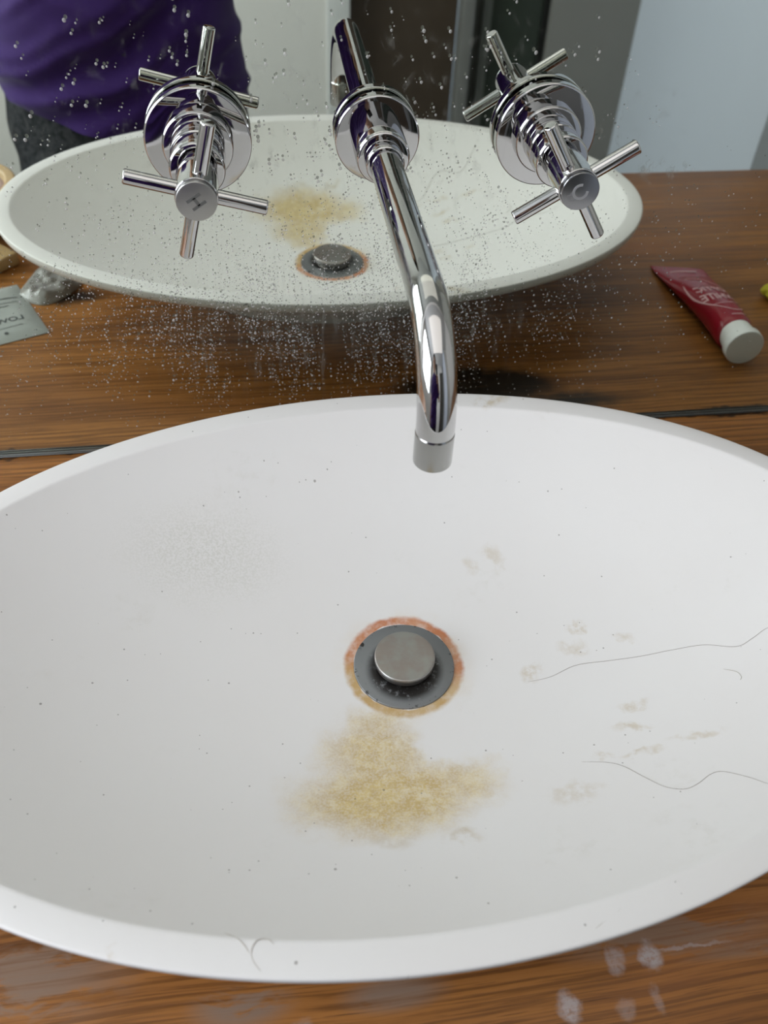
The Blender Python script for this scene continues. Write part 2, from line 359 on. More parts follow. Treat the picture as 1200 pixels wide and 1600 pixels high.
# water spots: one uncountable spray
def spots():
    V = []; F = []; seg = 8
    def dome(x, z, r, hgt, ex=1.):
        b = len(V); rings = ((1., 0.), (.85, .45), (.5, .85))
        for q, hh in rings:
            for i in range(seg):
                a = 2 * PI * i / seg; V.append((x + r * q * math.cos(a), -.0031 - hgt * hh, z + ex * r * q * math.sin(a)))
        V.append((x, -.0031 - hgt, z))
        for k in range(2):
            for i in range(seg):
                j = (i + 1) % seg; F.append((b + k * seg + i, b + k * seg + j, b + (k + 1) * seg + j, b + (k + 1) * seg + i))
        for i in range(seg): F.append((b + 2 * seg + i, b + 2 * seg + (i + 1) % seg, b + 3 * seg))
    n = 0
    def clump(x, z): return noise.noise(Vector((x * 28, z * 12, 3.1)))
    while n < 5000:                                     # the dense belt above the basin
        x = rng.normal(-.015, .135); z = rng.normal(.118, .041)
        if not (-.30 < x < .33 and .012 < z < .25) : continue
        if abs(x) > .17 and rng.random() < .35: continue
        if x > .10 and rng.random() < .5: continue
        if clump(x, z) < rng.random() * .9 - .65: continue
        r = abs(rng.normal(0, .00024)) + .00026; r = min(r, .0010); dome(x, z, r, r * .5, rng.uniform(.9, 1.3)); n += 1
    for _ in range(650):                                # thin spray higher up
        x = rng.uniform(-.29, .22) * rng.uniform(.6, 1); z = rng.triangular(.15, .2, .34)
        r = abs(rng.normal(.00032, .00016)) + .00015; dome(x, z, r, r * .5, 1.1)
    for _ in range(120):                                 # bigger drops in loose groups
        cx = rng.uniform(-.28, .16); cz = rng.triangular(.20, .25, .39)
        if cx > .05: cz = rng.uniform(.26, .38)
        for _k in range(rng.integers(1, 3)):
            r = rng.uniform(.0006, .00125); dome(cx + rng.normal(0, .004), cz + rng.normal(0, .005), r, r * .45, 1.15)
    for _ in range(30):                                 # few on the right by the tube
        r = rng.uniform(.0003, .0006); dome(rng.uniform(.19, .30), rng.uniform(.14, .24), r, r * .5)
    k = M('dried_water_drop', .25, 0, .6, (.60, .585, .56)); k.base(k.mix(k.noise(k.co, 90, 2), (.50, .49, .465), (.66, .645, .62)))
    k.b.inputs['Alpha'].default_value = .55
    return mk('water_spots', V, F, k.m, None, True, recalc=False)
ws = spots(); ws.location = (0, 0, 0); tag(ws, 'fine dried water spots sprayed over the mirror glass', 'water spots', kind='stuff')

# ------------------------------------------------------------------ basin
def basin():
    V = []; F = []; seg = 240
    rings = []
    for i in range(1, 61):
        s = (i / 60) * .985; rings.append((AI * s, BI * s, ZD + (H_ - ZD) * s ** 2.5))
    zi = rings[-1][2]
    for t, e in ((.35, .35), (.7, .75), (1., .95)):           # tight roll onto the rim
        rings.append((AI * (.985 + .015 * t), BI * (.985 + .015 * t), zi + (H_ - zi) * e))
    rings.append((AI + .0012, BI + .0012, H_)); rings.append((AI + .007, BI + .008, H_ + .0003)); rings.append((A_ - .0016, B_ - .0016, H_))
    for q in (30, 60, 90): rings.append((A_ - .0012 + .0012 * math.sin(math.radians(q)), B_ - .0012 + .0012 * math.sin(math.radians(q)), H_ - .0012 + .0012 * math.cos(math.radians(q))))
    rings += [(A_ - .0004, B_ - .0004, H_ - .0050), (A_ - .0016, B_ - .0016, H_ - .0085), (A_ - .0050, B_ - .0048, H_ - .0108)]
    a0, b0, z0 = rings[-1]
    P_ = [Vector((a0, b0, z0)), Vector((.290, .172, .0675)), Vector((.255, .150, .053)), Vector((.205, .122, .034)), Vector((.165, .099, .014)), Vector((.150, .090, .0))]
    for q in smooth_path(P_, 4)[1:]: rings.append((q.x, q.y, max(q.z, 0)))
    V.append(ellpt(0, 0, 1, 1, ZD))
    for a, b, z in rings:
        for k in range(seg): V.append(ellpt(1, 2 * PI * k / seg, a, b, z))
    for k in range(seg): F.append((0, 1 + k, 1 + (k + 1) % seg))
    for i in range(len(rings) - 1):
        for k in range(seg):
            j = (k + 1) % seg; a = 1 + i * seg; b = a + seg; F.append((a + k, b + k, b + j, a + j))
    last = 1 + (len(rings) - 1) * seg; F.append(tuple(last + k for k in range(seg)))
    return mk('oval_basin', V, F, STONE, None, True, 60)
bs = basin(); tag(bs, 'white oval stone basin with rust and yellow stains round its drain', 'basin')

# drain: flange + raised push cap
dr = thing('basin_drain', 'grey steel push plug drain in the bottom of the basin', 'drain', tuple(DRAIN))
dk = M('dull_grey_drain', .40, .75, .5, (.24, .25, .26)); v = dk.co; d = dk.vm('LENGTH', dk.scale(v, (1, 1, 0)))
nz = dk.noise(v, 240, 5, .7)
cap_shade = dk.math('MULTIPLY', dk.ramp(dk.vm('LENGTH', dk.vm('ADD', dk.scale(v, (1, 1, 0)), (0, .0032, 0))), .0200, .0265, 1., 0.), dk.ramp(nz, .26, .48))  # shadow below the raised cap painted black on the flange
spk = dk.ramp(dk.noise(v, 480, 3, .6), .70, .74)
eg = dk.math('MULTIPLY', dk.ramp(d, .029, .0325), dk.ramp(dk.noise(v, 330, 4), .58, .66))
msk = dk.math('MAXIMUM', cap_shade, dk.math('MAXIMUM', spk, eg)); msk = dk.math('MAXIMUM', msk, dk.blob(v, (-.0248, .0185, .001), (.0016, .0022, 1), .6, 1.))
dk.base(dk.mix(msk, (.255, .265, .275), (.012, .010, .009))); dk.put(dk.b.inputs['Metallic'], dk.math('SUBTRACT', .75, dk.math('MULTIPLY', msk, .7)))
def vert_lathe(prof, seg=72):
    V, F = rev([(r, -z) for r, z in prof], seg)          # rev gives axis -Y: (x, z', y')
    return [(x, zz, yy) for x, yy, zz in V], F
V, F = vert_lathe(bevel_profile([(.0150, -.004), (.0150, .0008), (.0172, .0022), (.0322, .0016), (.0325, -.0016)], .0004)); mk('drain_flange', V, F, dk.m, dr, True, 40)
V, F = vert_lathe([(.0, -.003), (.0165, -.003)]); mk('drain_throat', V, F, BLACK, dr)
V, F = vert_lathe([(.0, -.003), (.0120, -.003), (.0120, .0062), (.0, .0062)], 48); mk('plug_stem', V, F, simple('gap_shade_metal', (.02, .018, .016), .5, .6), dr, True, 30)  # stem coloured near black to paint in the gap shadow under the cap
pk = M('worn_steel_cap', .30, 1., .5, (.5, .48, .46)); f = pk.noise(pk.co, 70, 4, .6)
pk.base(pk.mix(pk.ramp(f, .35, .65), (.36, .32, .30), (.38, .38, .37))); pk.rough(pk.ramp(pk.noise(pk.co, 200, 3), .3, .7, .30, .42))
V, F = vert_lathe(bevel_profile([(.0, .0055), (.0188, .0055), (.0194, .0095), (.0192, .0112), (.0186, .0116), (.0, .0114)], .0005)); mk('push_cap', V, F, pk.m, dr, True, 40)

# ------------------------------------------------------------------ taps
GF = .003
def text_mesh(s, size):
    cu = bpy.data.curves.new('t', 'FONT'); cu.body = s; cu.size = size; cu.offset = size * .022; cu.align_x = 'CENTER'; cu.align_y = 'CENTER'
    o = bpy.data.objects.new('t', cu); C.objects.link(o); dg = bpy.context.evaluated_depsgraph_get(); me = bpy.data.meshes.new_from_object(o.evaluated_get(dg))
    bpy.data.objects.remove(o); return me
def letter(strokes, name, mat, par, d, w=.0014):
    """flat etched strokes on the cap face, local x,z"""
    V = []; F = []
    for (x0, z0, x1, z1) in strokes:
        a = Vector((x0, 0, z0)); b = Vector((x1, 0, z1)); t = (b - a).normalized(); n = Vector((-t.z, 0, t.x)) * w / 2
        q = len(V)
        for p in (a - n, b - n, b + n, a + n): V.append((p.x, -d, p.z))
        for p in (a - n, b - n, b + n, a + n): V.append((p.x, -d - .00012, p.z))
        F += [(q, q + 1, q + 2, q + 3), (q + 7, q + 6, q + 5, q + 4)] + [(q + i, q + 4 + i, q + 4 + (i + 1) % 4, q + (i + 1) % 4) for i in range(4)]
    return mk(name, V, F, mat, par, False)
def make_tap(x, z, th, label, strokes, cap_mat, mark_mat, rotm):
    t = thing('cross_handle_tap', label, 'tap', (x, 0, z), None)
    V, F = rev(bevel_profile([(.012, GF), (.0325, GF), (.0333, .0038), (.0333, .0100), (.0325, .0108), (.0219, .0108)], .0006), 96); mk('escutcheon', V, F, CHROME, t, True, 35)
    V, F = rev(bevel_profile([(.0219, .0106), (.0219, .0172), (.0210, .0185), (.0160, .0185)], .0005), 80); mk('base_ring', V, F, CHROME, t, True, 35)
    V, F = rev(bevel_profile([(.0160, .0183), (.0167, .0195), (.0167, .0325), (.0160, .0330), (.0160, .0336), (.0167, .0341), (.0167, .0490), (.0158, .0502), (.0100, .0502)], .0005), 80); mk('valve_body', V, F, CHROME, t, True, 30)
    V, F = rev([(.0100, .0490), (.0100, .0590)], 48); mk('spindle', V, F, CHROME, t)
    V, F = rev(bevel_profile([(.0098, .0565), (.0118, .0565), (.0123, .0580), (.0123, .0852), (.0119, .0858), (.0112, .0858), (.0108, .0846), (.0, .0846)], .0003), 72); hub = mk('handle_hub', V, F, CHROME, t, True, 35)
    V, F = rev(bevel_profile([(.0098, .0845), (.0098, .0876), (.0116, .0878), (.0117, .0890), (.0114, .0897), (.0, .0897)], .0003), 64); cp = mk('end_cap', V, F, cap_mat, hub, True, 35)
    c, s_ = math.cos(rotm), math.sin(rotm)
    st = [(a * c - b * s_, a * s_ + b * c, e * c - f * s_, e * s_ + f * c) for a, b, e, f in strokes]
    letter(st, 'letter_mark', mark_mat, cp, .0897, .0017)
    for k in range(4):
        a = th + k * PI / 2; u = Vector((math.cos(a), 0, math.sin(a)))
        pr = bevel_profile([(.0, .041), (.0038, .041), (.0043, .0402), (.0043, .0100)], .0004)
        V, F = rev(pr, 40)                       # axis -Y -> rotate onto u
        q = Vector((0, -1, 0)).rotation_difference(u)
        V = [q @ Vector(v) + Vector((0, -.0778, 0)) for v in V]
        mk('handle_arm', V, F, CHROME, t, True, 40)
    return t
Hs = [(-.0027, -.0046, -.0027, .0046), (.0027, -.0046, .0027, .0046), (-.0027, 0, .0027, 0)]
Cs = [(.0042 * math.cos(a), .0042 * math.sin(a), .0042 * math.cos(a + .28), .0042 * math.sin(a + .28)) for a in np.arange(.7, 5.5, .26)]
make_tap(-.1027, .2556, -.2633, 'chrome cross handle tap marked H, left of the spout', Hs, CAPM, MARK, math.radians(-57))
make_tap(.1217, .2550, .5582, 'chrome cross handle tap marked C, right of the spout', Cs, DARKCAP, PALEMARK, math.radians(40))

# spout
sp = thing('basin_spout', 'long curved chrome spout coming through the mirror over the basin', 'spout', (.0104, 0, .2551))
V, F = rev(bevel_profile([(.010, GF), (.0265, GF), (.0273, .0038), (.0273, .0098), (.0265, .0106), (.0165, .0106)], .0006), 96); mk('escutcheon', V, F, CHROME, sp, True, 35)
V, F = rev(bevel_profile([(.0168, .0104), (.0168, .0380), (.0158, .0398), (.0112, .0398)], .0012), 80); mk('spout_collar', V, F, CHROME, sp, True, 35)
V, F = rev(bevel_profile([(.0116, .0396), (.0119, .0405), (.0119, .0485), (.0112, .0493), (.0098, .0493)], .0004), 72); mk('collar_ring', V, F, CHROME, sp, True, 35)
L_, RB, DROP = .2372, .050, .0722; ex = .0017
path = [Vector((ex * d / L_, -d, 0)) for d in np.linspace(.02, L_ - RB, 12)]
for a in np.linspace(0, PI / 2, 25)[1:]: path.append(Vector((ex * (L_ - RB + RB * math.sin(a)) / L_, -(L_ - RB) - RB * math.sin(a), -RB + RB * math.cos(a))))
AE = .0205
path.append(Vector((ex, -L_, -(DROP - AE))))
V, F = sweep(path, .0100, 64); mk('spout_pipe', V, F, CHROME, sp, True, 50)
V, F = rev(bevel_profile([(.0, 0), (.0096, 0), (.0099, .0006), (.0102, .0012), (.0102, AE - .0006), (.0096, AE), (.0086, AE), (.0086, AE - .002), (.0, AE - .002)], .0004), 64)
V = [(x + ex, -L_ + z, y_ - (DROP - AE)) for x, y_, z in V]; ae = mk('aerator', V, F, SATIN, sp, True, 35); ae['label'] = 'matt grey aerator ring'

# ------------------------------------------------------------------ hairs in the basin
HAIR = simple('grey_hair', (.27, .235, .205), .5); PALEH = simple('pale_hair', (.42, .38, .33), .5)
def hair(pts, label, r=.00012, mat=HAIR):
    P = smooth_path(pts, 8); P = [Vector((p.x, p.y, bowl_z(p.x, p.y) + r * 1.2)) for p in P]
    n = len(P); rad = [r * min(1, .35 + 4 * min(i, n - 1 - i) / n) for i in range(n)]
    V, F = sweep(P, rad, 6); tag(mk('stray_hair', V, F, mat), label, 'hair')
hair([(.0797, -.2735, 0), (.0945, -.2722, 0), (.1125, -.2667, 0), (.1328, -.2677, 0), (.1527, -.2692, 0), (.1726, -.2698, 0), (.1915, -.2719, 0), (.2078, -.2793, 0), (.2183, -.2767, 0), (.2294, -.2724, 0), (.244, -.273, 0)], 'long grey hair lying right of the drain in the basin')
hair([(.093, -.338, 0), (.1060, -.3415, 0), (.1139, -.3469, 0), (.1215, -.3583, 0), (.1277, -.3672, 0), (.1357, -.3715, 0), (.1433, -.3699, 0), (.1524, -.3654, 0), (.159, -.3656, 0), (.1675, -.3738, 0), (.1724, -.3814, 0), (.1793, -.39, 0)], 'wavy grey hair low on the right side of the basin')
hair([(-.0903, -.4448, 0), (-.0932, -.4404, 0), (-.0938, -.436, 0), (-.0913, -.4323, 0), (-.0869, -.4321, 0), (-.0842, -.4348, 0)], 'short curled hair on the front rim of the basin', .00017, PALEH)
hair([(-.1056, -.4266, 0), (-.1, -.4301, 0), (-.0968, -.4337, 0), (-.0947, -.4371, 0)], 'tiny pale hair beside the curled hair on the rim', .00014, PALEH)
hair([(.1943, -.293, 0), (.2, -.2973, 0), (.2008, -.3019, 0), (.1991, -.304, 0)], 'tiny hooked hair at the right edge of the basin', .00014, PALEH)
hair([(.0562, -.4454, 0), (.0614, -.4428, 0), (.0664, -.4412, 0), (.0704, -.4378, 0)], 'faint straight hair on the right of the front rim', .00012, PALEH)

# ------------------------------------------------------------------ toothpaste tube (seen in the mirror)
tb = thing('toothpaste_tube', 'red toothpaste tube with white cap lying on the worktop', 'toothpaste', (.3800, -.2420, 0)); tb.rotation_euler = (0, 0, .02)
TL = .152                                                    # body length along +y
def tube_sec(u):                                             # u 0 crimp .. 1 shoulder -> half width, half height, centre z
    t = min(1, u / .92); e = t * t * (3 - 2 * t)
    w = .0285 + (.0178 - .0285) * e ** 1.15; hh = .0008 + (.0165 - .0008) * e ** .75
    if u > .95:
        q = (u - .95) / .05; w *= 1 - .14 * q; hh *= 1 - .14 * q
    return w, hh, max(hh, .0008) + .0006
def tube_top(x, y):
    w, hh, zc = tube_sec(max(0, min(1, y / TL))); q = min(1, abs(x) / w); return zc + hh * (1 - q ** 2.3) ** (1 / 2.3) + .0006 * math.sin(y * 170 + x * 60) * (1 - q)
V = []; F = []; seg = 48; NU = 50
for i in range(NU + 1):
    u = i / NU; w, hh, zc = tube_sec(u)
    for k in range(seg):
        a = 2 * PI * k / seg; c = math.cos(a); s_ = math.sin(a); e = 2 / 2.3
        x = w * math.copysign(abs(c) ** e, c); y = u * TL
        zz = zc + hh * math.copysign(abs(s_) ** e, s_)
        if s_ > 0: zz += .0006 * math.sin(y * 170 + x * 60) * (1 - abs(x) / w)
        V.append((x, y + .006 * (x / w) * (1 - u) * 0.9, zz))
for i in range(NU):
    for k in range(seg):
        j = (k + 1) % seg; F.append((i * seg + k, i * seg + j, (i + 1) * seg + j, (i + 1) * seg + k))
F.append(tuple(range(seg))); F.append(tuple(NU * seg + k for k in range(seg)))
RED = simple('glossy_red_plastic', (.31, .006, .020), .26, var=.12, nscale=25)
mk('tube_body', V, F, RED, tb, True, 50)
PINK = simple('pale_pink_print', (.85, .52, .55), .5)
def wrap(me, ang, cx, cy, name, sx=1.):
    """lay flat 2-D art (reading direction -x, tops towards -y) on the top of the tube"""
    V2 = [];
    for v in me.vertices:
        a, b = v.co.x * sx, v.co.y; x = -(a * math.cos(ang) - b * math.sin(ang)); y = -(a * math.sin(ang) + b * math.cos(ang)); x += cx; y += cy
        V2.append((x, y, tube_top(x, y) + .0005))
    return mk(name, V2, [tuple(p.vertices) for p in me.polygons], PINK, tb, False)
for s_, cy in (('OPTIC', .080), ('WHITE', .101)):
    me = text_mesh(s_, .0185); bm = bmesh.new(); bm.from_mesh(me); bmesh.ops.subdivide_edges(bm, edges=[e for e in bm.edges if e.calc_length() > .002], cuts=2); bmesh.ops.triangulate(bm, faces=bm.faces); bm.to_mesh(me); bm.free()
    wrap(me, .04, .0005, cy, 'printed_word', .60)
def ribbon(pts, w, name):
    V2 = []; F2 = []
    for i, p in enumerate(pts):
        q0 = pts[max(i - 1, 0)]; q1 = pts[min(i + 1, len(pts) - 1)]; tx, ty = q1[0] - q0[0], q1[1] - q0[1]; l = math.hypot(tx, ty); nx, ny = -ty / l * w / 2, tx / l * w / 2
        for sg in (-1, 1):
            x, y = p[0] + sg * nx, p[1] + sg * ny; V2.append((x, y, tube_top(x, y) + .0005))
    for i in range(len(pts) - 1): F2.append((2 * i, 2 * i + 1, 2 * i + 3, 2 * i + 2))
    return mk(name, V2, F2, PINK, tb, False)
ribbon([(.0005 + .0212 * math.cos(a), .086 + .045 * math.sin(a) + .35 * .0212 * math.cos(a)) for a in np.linspace(0, 2 * PI, 60)], .0010, 'printed_oval')
ribbon([(x, .1180 - 14 * (x + .002) ** 2) for x in np.linspace(-.013, .016, 20)], .0009, 'printed_swoosh')
ribbon([(x, .139 - 8 * x * x) for x in np.linspace(-.004, .012, 14)], .0010, 'printed_line')
ribbon([(x, .014) for x in np.linspace(-.014, .016, 14)], .0026, 'printed_line')
CAPW = simple('white_cap_plastic', (.84, .85, .83), .35)
zc = .0182
V, F = rev(bevel_profile([(.0, 0), (.0148, 0), (.0152, .001), (.0162, .014), (.0172, .0155), (.0182, .0170), (.0182, .0240), (.0176, .0250), (.0, .0246)], .0006), 72)
V = [(x, TL - .003 - y_, z + zc) for x, y_, z in V]; c_ = mk('screw_cap', V, F, CAPW, tb, True, 40); c_['label'] = 'white flared cap'

# ------------------------------------------------------------------ left side things (seen in the mirror)
# pale paper packet with print
pc = thing('paper_packet', 'flat grey white printed packet on the worktop left of the basin', 'packet', (-.2910, -.2165, 0))
e1 = Vector((-.2732 + .3081, -.1734 + .2617)); ux = Vector((-.316 + .2732, -.156 + .1734)).normalized()      # edge directions: y-ish side and leftward side
uy = Vector((ux.y, -ux.x)); uy = -uy if uy.y > 0 else uy
K = Vector((-.2732, -.1734))                                  # near-right corner
NX, NY = 26, 22; LW, LH = .115, .095
V = []; F = []
def pk_pt(i, j, top):
    a = i / NX * LW; b = j / NY * LH; edge = min(i, NX - i, j, NY - j) / 4
    p = K + ux * a + uy * b + Vector((-.012, 0)) * (j / NY) * .6
    t = min(1, edge); h = .0008 + .0035 * t * (2 - t) + .0008 * noise.noise(Vector((a * 60, b * 60, 1))) * t
    return (p.x + .2910, p.y + .2165, h if top else .0003)
for top in (1, 0):
    for j in range(NY + 1):
        for i in range(NX + 1): V.append(pk_pt(i, j, top))
Q = (NX + 1) * (NY + 1)
for j in range(NY):
    for i in range(NX):
        a = j * (NX + 1) + i; F.append((a, a + 1, a + NX + 2, a + NX + 1)); F.append((Q + a, Q + a + NX + 1, Q + a + NX + 2, Q + a + 1))
bd = [i for i in range(NX)] + [j * (NX + 1) + NX for j in range(NY)] + [NY * (NX + 1) + i for i in range(NX, 0, -1)] + [j * (NX + 1) for j in range(NY, 0, -1)]
for a, b in zip(bd, bd[1:] + bd[:1]): F.append((a, b, Q + b, Q + a))
mk('packet_body', V, F, simple('grey_white_paper', (.36, .38, .36), .5, var=.08, nscale=40), pc, True, 50)
INK = simple('dark_print_ink', (.06, .065, .065), .6)
def pk_h(a, b):
    i = a / LW * NX; j = b / LH * NY; edge = min(i, NX - i, j, NY - j) / 4; t = max(0, min(1, edge))
    return .0008 + .0035 * t * (2 - t) + .0008 * noise.noise(Vector((a * 60, b * 60, 1))) * t + .0003
def pk_art(me_or_pts, name):
    V2 = []
    for a, b in me_or_pts[0]:
        p = K + ux * a + uy * b + Vector((-.012, 0)) * (b / LH) * .6; V2.append((p.x + .2910, p.y + .2165, pk_h(a, b)))
    mk(name, V2, me_or_pts[1], INK, pc, False)
def pk_text(s, size, a0, b0, name):
    me = text_mesh(s, size); bm = bmesh.new(); bm.from_mesh(me); bmesh.ops.triangulate(bm, faces=bm.faces); bm.to_mesh(me); bm.free()
    pk_art(([(a0 + v.co.x, b0 + v.co.y) for v in me.vertices], [tuple(p.vertices) for p in me.polygons]), name)
pk_text('LOWALLER', .0112, .042, .030, 'printed_word')
for (a0, a1, b0, w_) in ((.018, .075, .0185, .0007), (.010, .085, .060, .0008), (.008, .085, .068, .0014), (.020, .085, .055, .0010)):
    n = 20; P2 = []; F2 = []
    for i in range(n + 1):
        a = a0 + (a1 - a0) * i / n; P2 += [(a, b0 - w_ / 2), (a, b0 + w_ / 2)]
    F2 = [(2 * i, 2 * i + 1, 2 * i + 3, 2 * i + 2) for i in range(n)]; pk_art((P2, F2), 'printed_line')
P2 = [(.036, .0105)] + [(.036 + .002 * math.cos(a), .0105 + .002 * math.sin(a)) for a in np.linspace(0, 2 * PI, 17)[:-1]]
pk_art((P2, [(0, 1 + i, 1 + (i + 1) % 16) for i in range(16)]), 'printed_dot')

# crumpled sachet
V = []; F = []; n = 24
for top in (1, 0):
    for j in range(n + 1):
        for i in range(n + 1):
            u = i / n; w_ = j / n; x = -.3135 + .060 * u + .012 * w_; y = -.243 - .009 * u - .045 * w_ + .026 * math.sin(PI * u) * (1 - w_)
            t = min(1, min(i, n - i, j, n - j) / 3)
            z = .0008 + (.0055 + .006 * noise.noise(Vector((u * 4, w_ * 3, 2))) + .003 * noise.noise(Vector((u * 11, w_ * 10, 5)))) * t
            V.append((x, y, max(z, .0006) if top else .0003))
Q = (n + 1) ** 2
for j in range(n):
    for i in range(n):
        a = j * (n + 1) + i; F.append((a, a + 1, a + n + 2, a + n + 1)); F.append((Q + a, Q + a + n + 1, Q + a + n + 2, Q + a + 1))
bd = [i for i in range(n)] + [j * (n + 1) + n for j in range(n)] + [n * (n + 1) + i for i in range(n, 0, -1)] + [j * (n + 1) for j in range(n, 0, -1)]
for a, b in zip(bd, bd[1:] + bd[:1]): F.append((a, b, Q + b, Q + a))
sc = mk('plastic_sachet', V, F, simple('greyish_plastic_film', (.30, .29, .27), .3, var=.25, nscale=60), None, True, 60); tag(sc, 'small crumpled grey plastic sachet tucked beside the printed packet', 'sachet')

# tan box with a brown print mark
bx = thing('cardboard_box', 'small tan cardboard box with brown print left of the basin', 'box', (-.3485, -.3015, 0)); bx.rotation_euler = (0, 0, math.radians(-45))
TAN = simple('tan_cardboard', (.50, .34, .16), .6, var=.08)
bbox('box_body', (-.022, .022, -.020, .020, 0, .014), TAN, bx, .002)
BR = simple('brown_print_ink', (.14, .07, .03), .6)
for k, (a, b) in enumerate(((.004, .006), (-.004, .006))):
    V = []; F = []
    for (x0, x1, y0, y1) in ((a, a + .0012, b - .005, b + .005), (a + .0042, a + .0054, b - .005, b + .005), (a, a + .0054, b - .0006, b + .0006)):
        q_ = len(V); V += [(x0, y0, .0142), (x1, y0, .0142), (x1, y1, .0142), (x0, y1, .0142)]; F.append((q_, q_ + 1, q_ + 2, q_ + 3))
    mk('printed_mark', V, F, BR, bx, False)

# round wooden dish
dh = thing('wooden_dish', 'round brown wooden dish with a pale rim at the left end of the basin', 'dish', (-.385, -.3850, 0))
WD = simple('pale_wood_rim', (.50, .35, .19), .5, var=.12, nscale=40); WB = simple('brown_dish_wood', (.20, .09, .05), .5, var=.35, nscale=60)
V, F = vert_lathe(bevel_profile([(.0, 0), (.040, 0), (.052, .020), (.062, .046), (.060, .051), (.050, .051), (.048, .045), (.044, .030)], .002), 72); mk('dish_body', V, F, WD, dh, True, 45)
V, F = vert_lathe([(.0, .032), (.03, .034), (.044, .038), (.0476, .044)], 64); mk('dish_inside', V, F, WB, dh)

# yellow scrap right of the tube
V = []; F = []
bm = bmesh.new(); bmesh.ops.create_icosphere(bm, subdivisions=4, radius=1)
for v in bm.verts:
    p = v.co.copy(); r = 1 + .28 * math.cos(2.6 * math.atan2(p.y, p.x) + .6) * (1 - abs(p.z)) + .10 * noise.noise(p * 2.5)
    v.co = Vector((p.x * r * .013, p.y * r * .011, max(-.0085, p.z * .0095 * (1 + .15 * noise.noise(p * 3))) + .0085))
me = bpy.data.meshes.new('yellow_sponge'); bm.to_mesh(me); bm.free()
yo = link('yellow_sponge', me, simple('yellow_foam', (.50, .44, .03), .8, var=.12, nscale=300, bump=.3, bscale=600)); yo.location = (.4620, -.1760, 0); tag(yo, 'small lumpy yellow sponge scrap right of the red tube', 'sponge')

# ------------------------------------------------------------------ the person taking the photo
SKIN = M('skin', .5, 0, .4, (.55, .32, .22)); SKIN.base(SKIN.mix(SKIN.noise(SKIN.co, 30, 4), (.50, .28, .19), (.60, .36, .25)))
PX, PY = -.240, -.74
def skinned(name, nodes, edges, mat, parent=None, levels=2):
    me = bpy.data.meshes.new(name); me.from_pydata([n[0] for n in nodes], edges, []); o = bpy.data.objects.new(name, me); C.objects.link(o)
    o.modifiers.new('s', 'SKIN'); sb = o.modifiers.new('ss', 'SUBSURF'); sb.levels = sb.render_levels = levels
    for i, nd in enumerate(nodes):
        r = nd[1]; o.data.skin_vertices[0].data[i].radius = (r, r) if not hasattr(r, '__len__') else r
    o.data.skin_vertices[0].data[0].use_root = True
    dg = bpy.context.evaluated_depsgraph_get(); me2 = bpy.data.meshes.new_from_object(o.evaluated_get(dg)); bpy.data.objects.remove(o)
    return link(name, me2, mat, parent)
N = []; E = []
def nd(p, r, prev=None):
    N.append((tuple(p), r)); i = len(N) - 1
    if prev is not None: E.append((prev, i))
    return i
pel = nd((PX, PY, .02), .085)
for sx in (-1, 1):
    a = nd((PX + sx * .085, PY, -.08), .065, pel); a = nd((PX + sx * .095, PY + .01, -.40), .055, a); a = nd((PX + sx * .095, PY - .01, -.60), .050, a); a = nd((PX + sx * .095, PY - .01, -.77), .034, a)
    a = nd((PX + sx * .10, PY + .05, -.815), .030, a); nd((PX + sx * .105, PY + .13, -.825), .024, a)
w1 = nd((PX, PY, .16), .08, pel); ch = nd((PX, PY - .01, .34), .09, w1); ub = nd((PX, PY - .02, .46), .085, ch)
nk = nd((PX, PY - .015, .545), .050, ub); hb = nd((PX, PY + .0, .62), .068, nk); hc = nd((PX, PY - .01, .70), .088, hb); nd((PX, PY - .015, .775), .065, hc)
nd((PX, PY + .078, .595), .012, hb)                                  # chin
# left arm hangs down
a = nd((PX - .165, PY - .02, .455), .052, ub); a = nd((PX - .215, PY - .04, .30), .042, a); a = nd((PX - .235, PY - .05, .18), .036, a); a = nd((PX - .240, PY - .02, .0), .026, a); a = nd((PX - .238, PY - .012, -.045), (.016, .026), a)
for k, off in enumerate((-.022, -.007, .008, .022)):
    ln = (.062, .075, .078, .066)[k]; b = nd((PX - .236, PY - .005 + off, -.085), .009, a); b = nd((PX - .232, PY - .003 + off, -.085 - ln * .5), .008, b); nd((PX - .222, PY - .002 + off, -.085 - ln), .007, b)
b = nd((PX - .220, PY + .012, -.060), .010, a); nd((PX - .212, PY + .022, -.100), .008, b)
# right arm lifts the phone
a = nd((PX + .165, PY - .02, .455), .052, ub); a = nd((PX + .215, PY - .045, .35), .042, a); a = nd((.018, -.815, .255), .036, a); wr = CP - UP * .150 + RT * .062 - FW * .028
a = nd(wr, .024, a); pm = CP - UP * .105 + RT * .052 - FW * .014; a = nd(pm, (.020, .016), a)
for k in range(4):
    c0 = CP - UP * (.062 + .021 * k) + RT * .050 + FW * (.000); ln = (.052, .060, .056, .044)[k]
    b = nd(c0, .0085, a); b = nd(c0 - RT * .014 + FW * .0085, .0080, b); b = nd(c0 - RT * (.014 + ln * .5) + FW * .0085, .0075, b); nd(c0 - RT * (.014 + ln * .85) + FW * .0070, .0065, b)
b = nd(CP - UP * .085 + RT * .048 - FW * .024, .0105, a); b = nd(CP - UP * .062 + RT * .026 - FW * .029, .009, b); nd(CP - UP * .045 + RT * .008 - FW * .027, .0075, b)
pe = skinned('person', N, E, SKIN.m)
tag(pe, 'person in a purple t-shirt and charcoal trousers standing before the mirror', 'person')
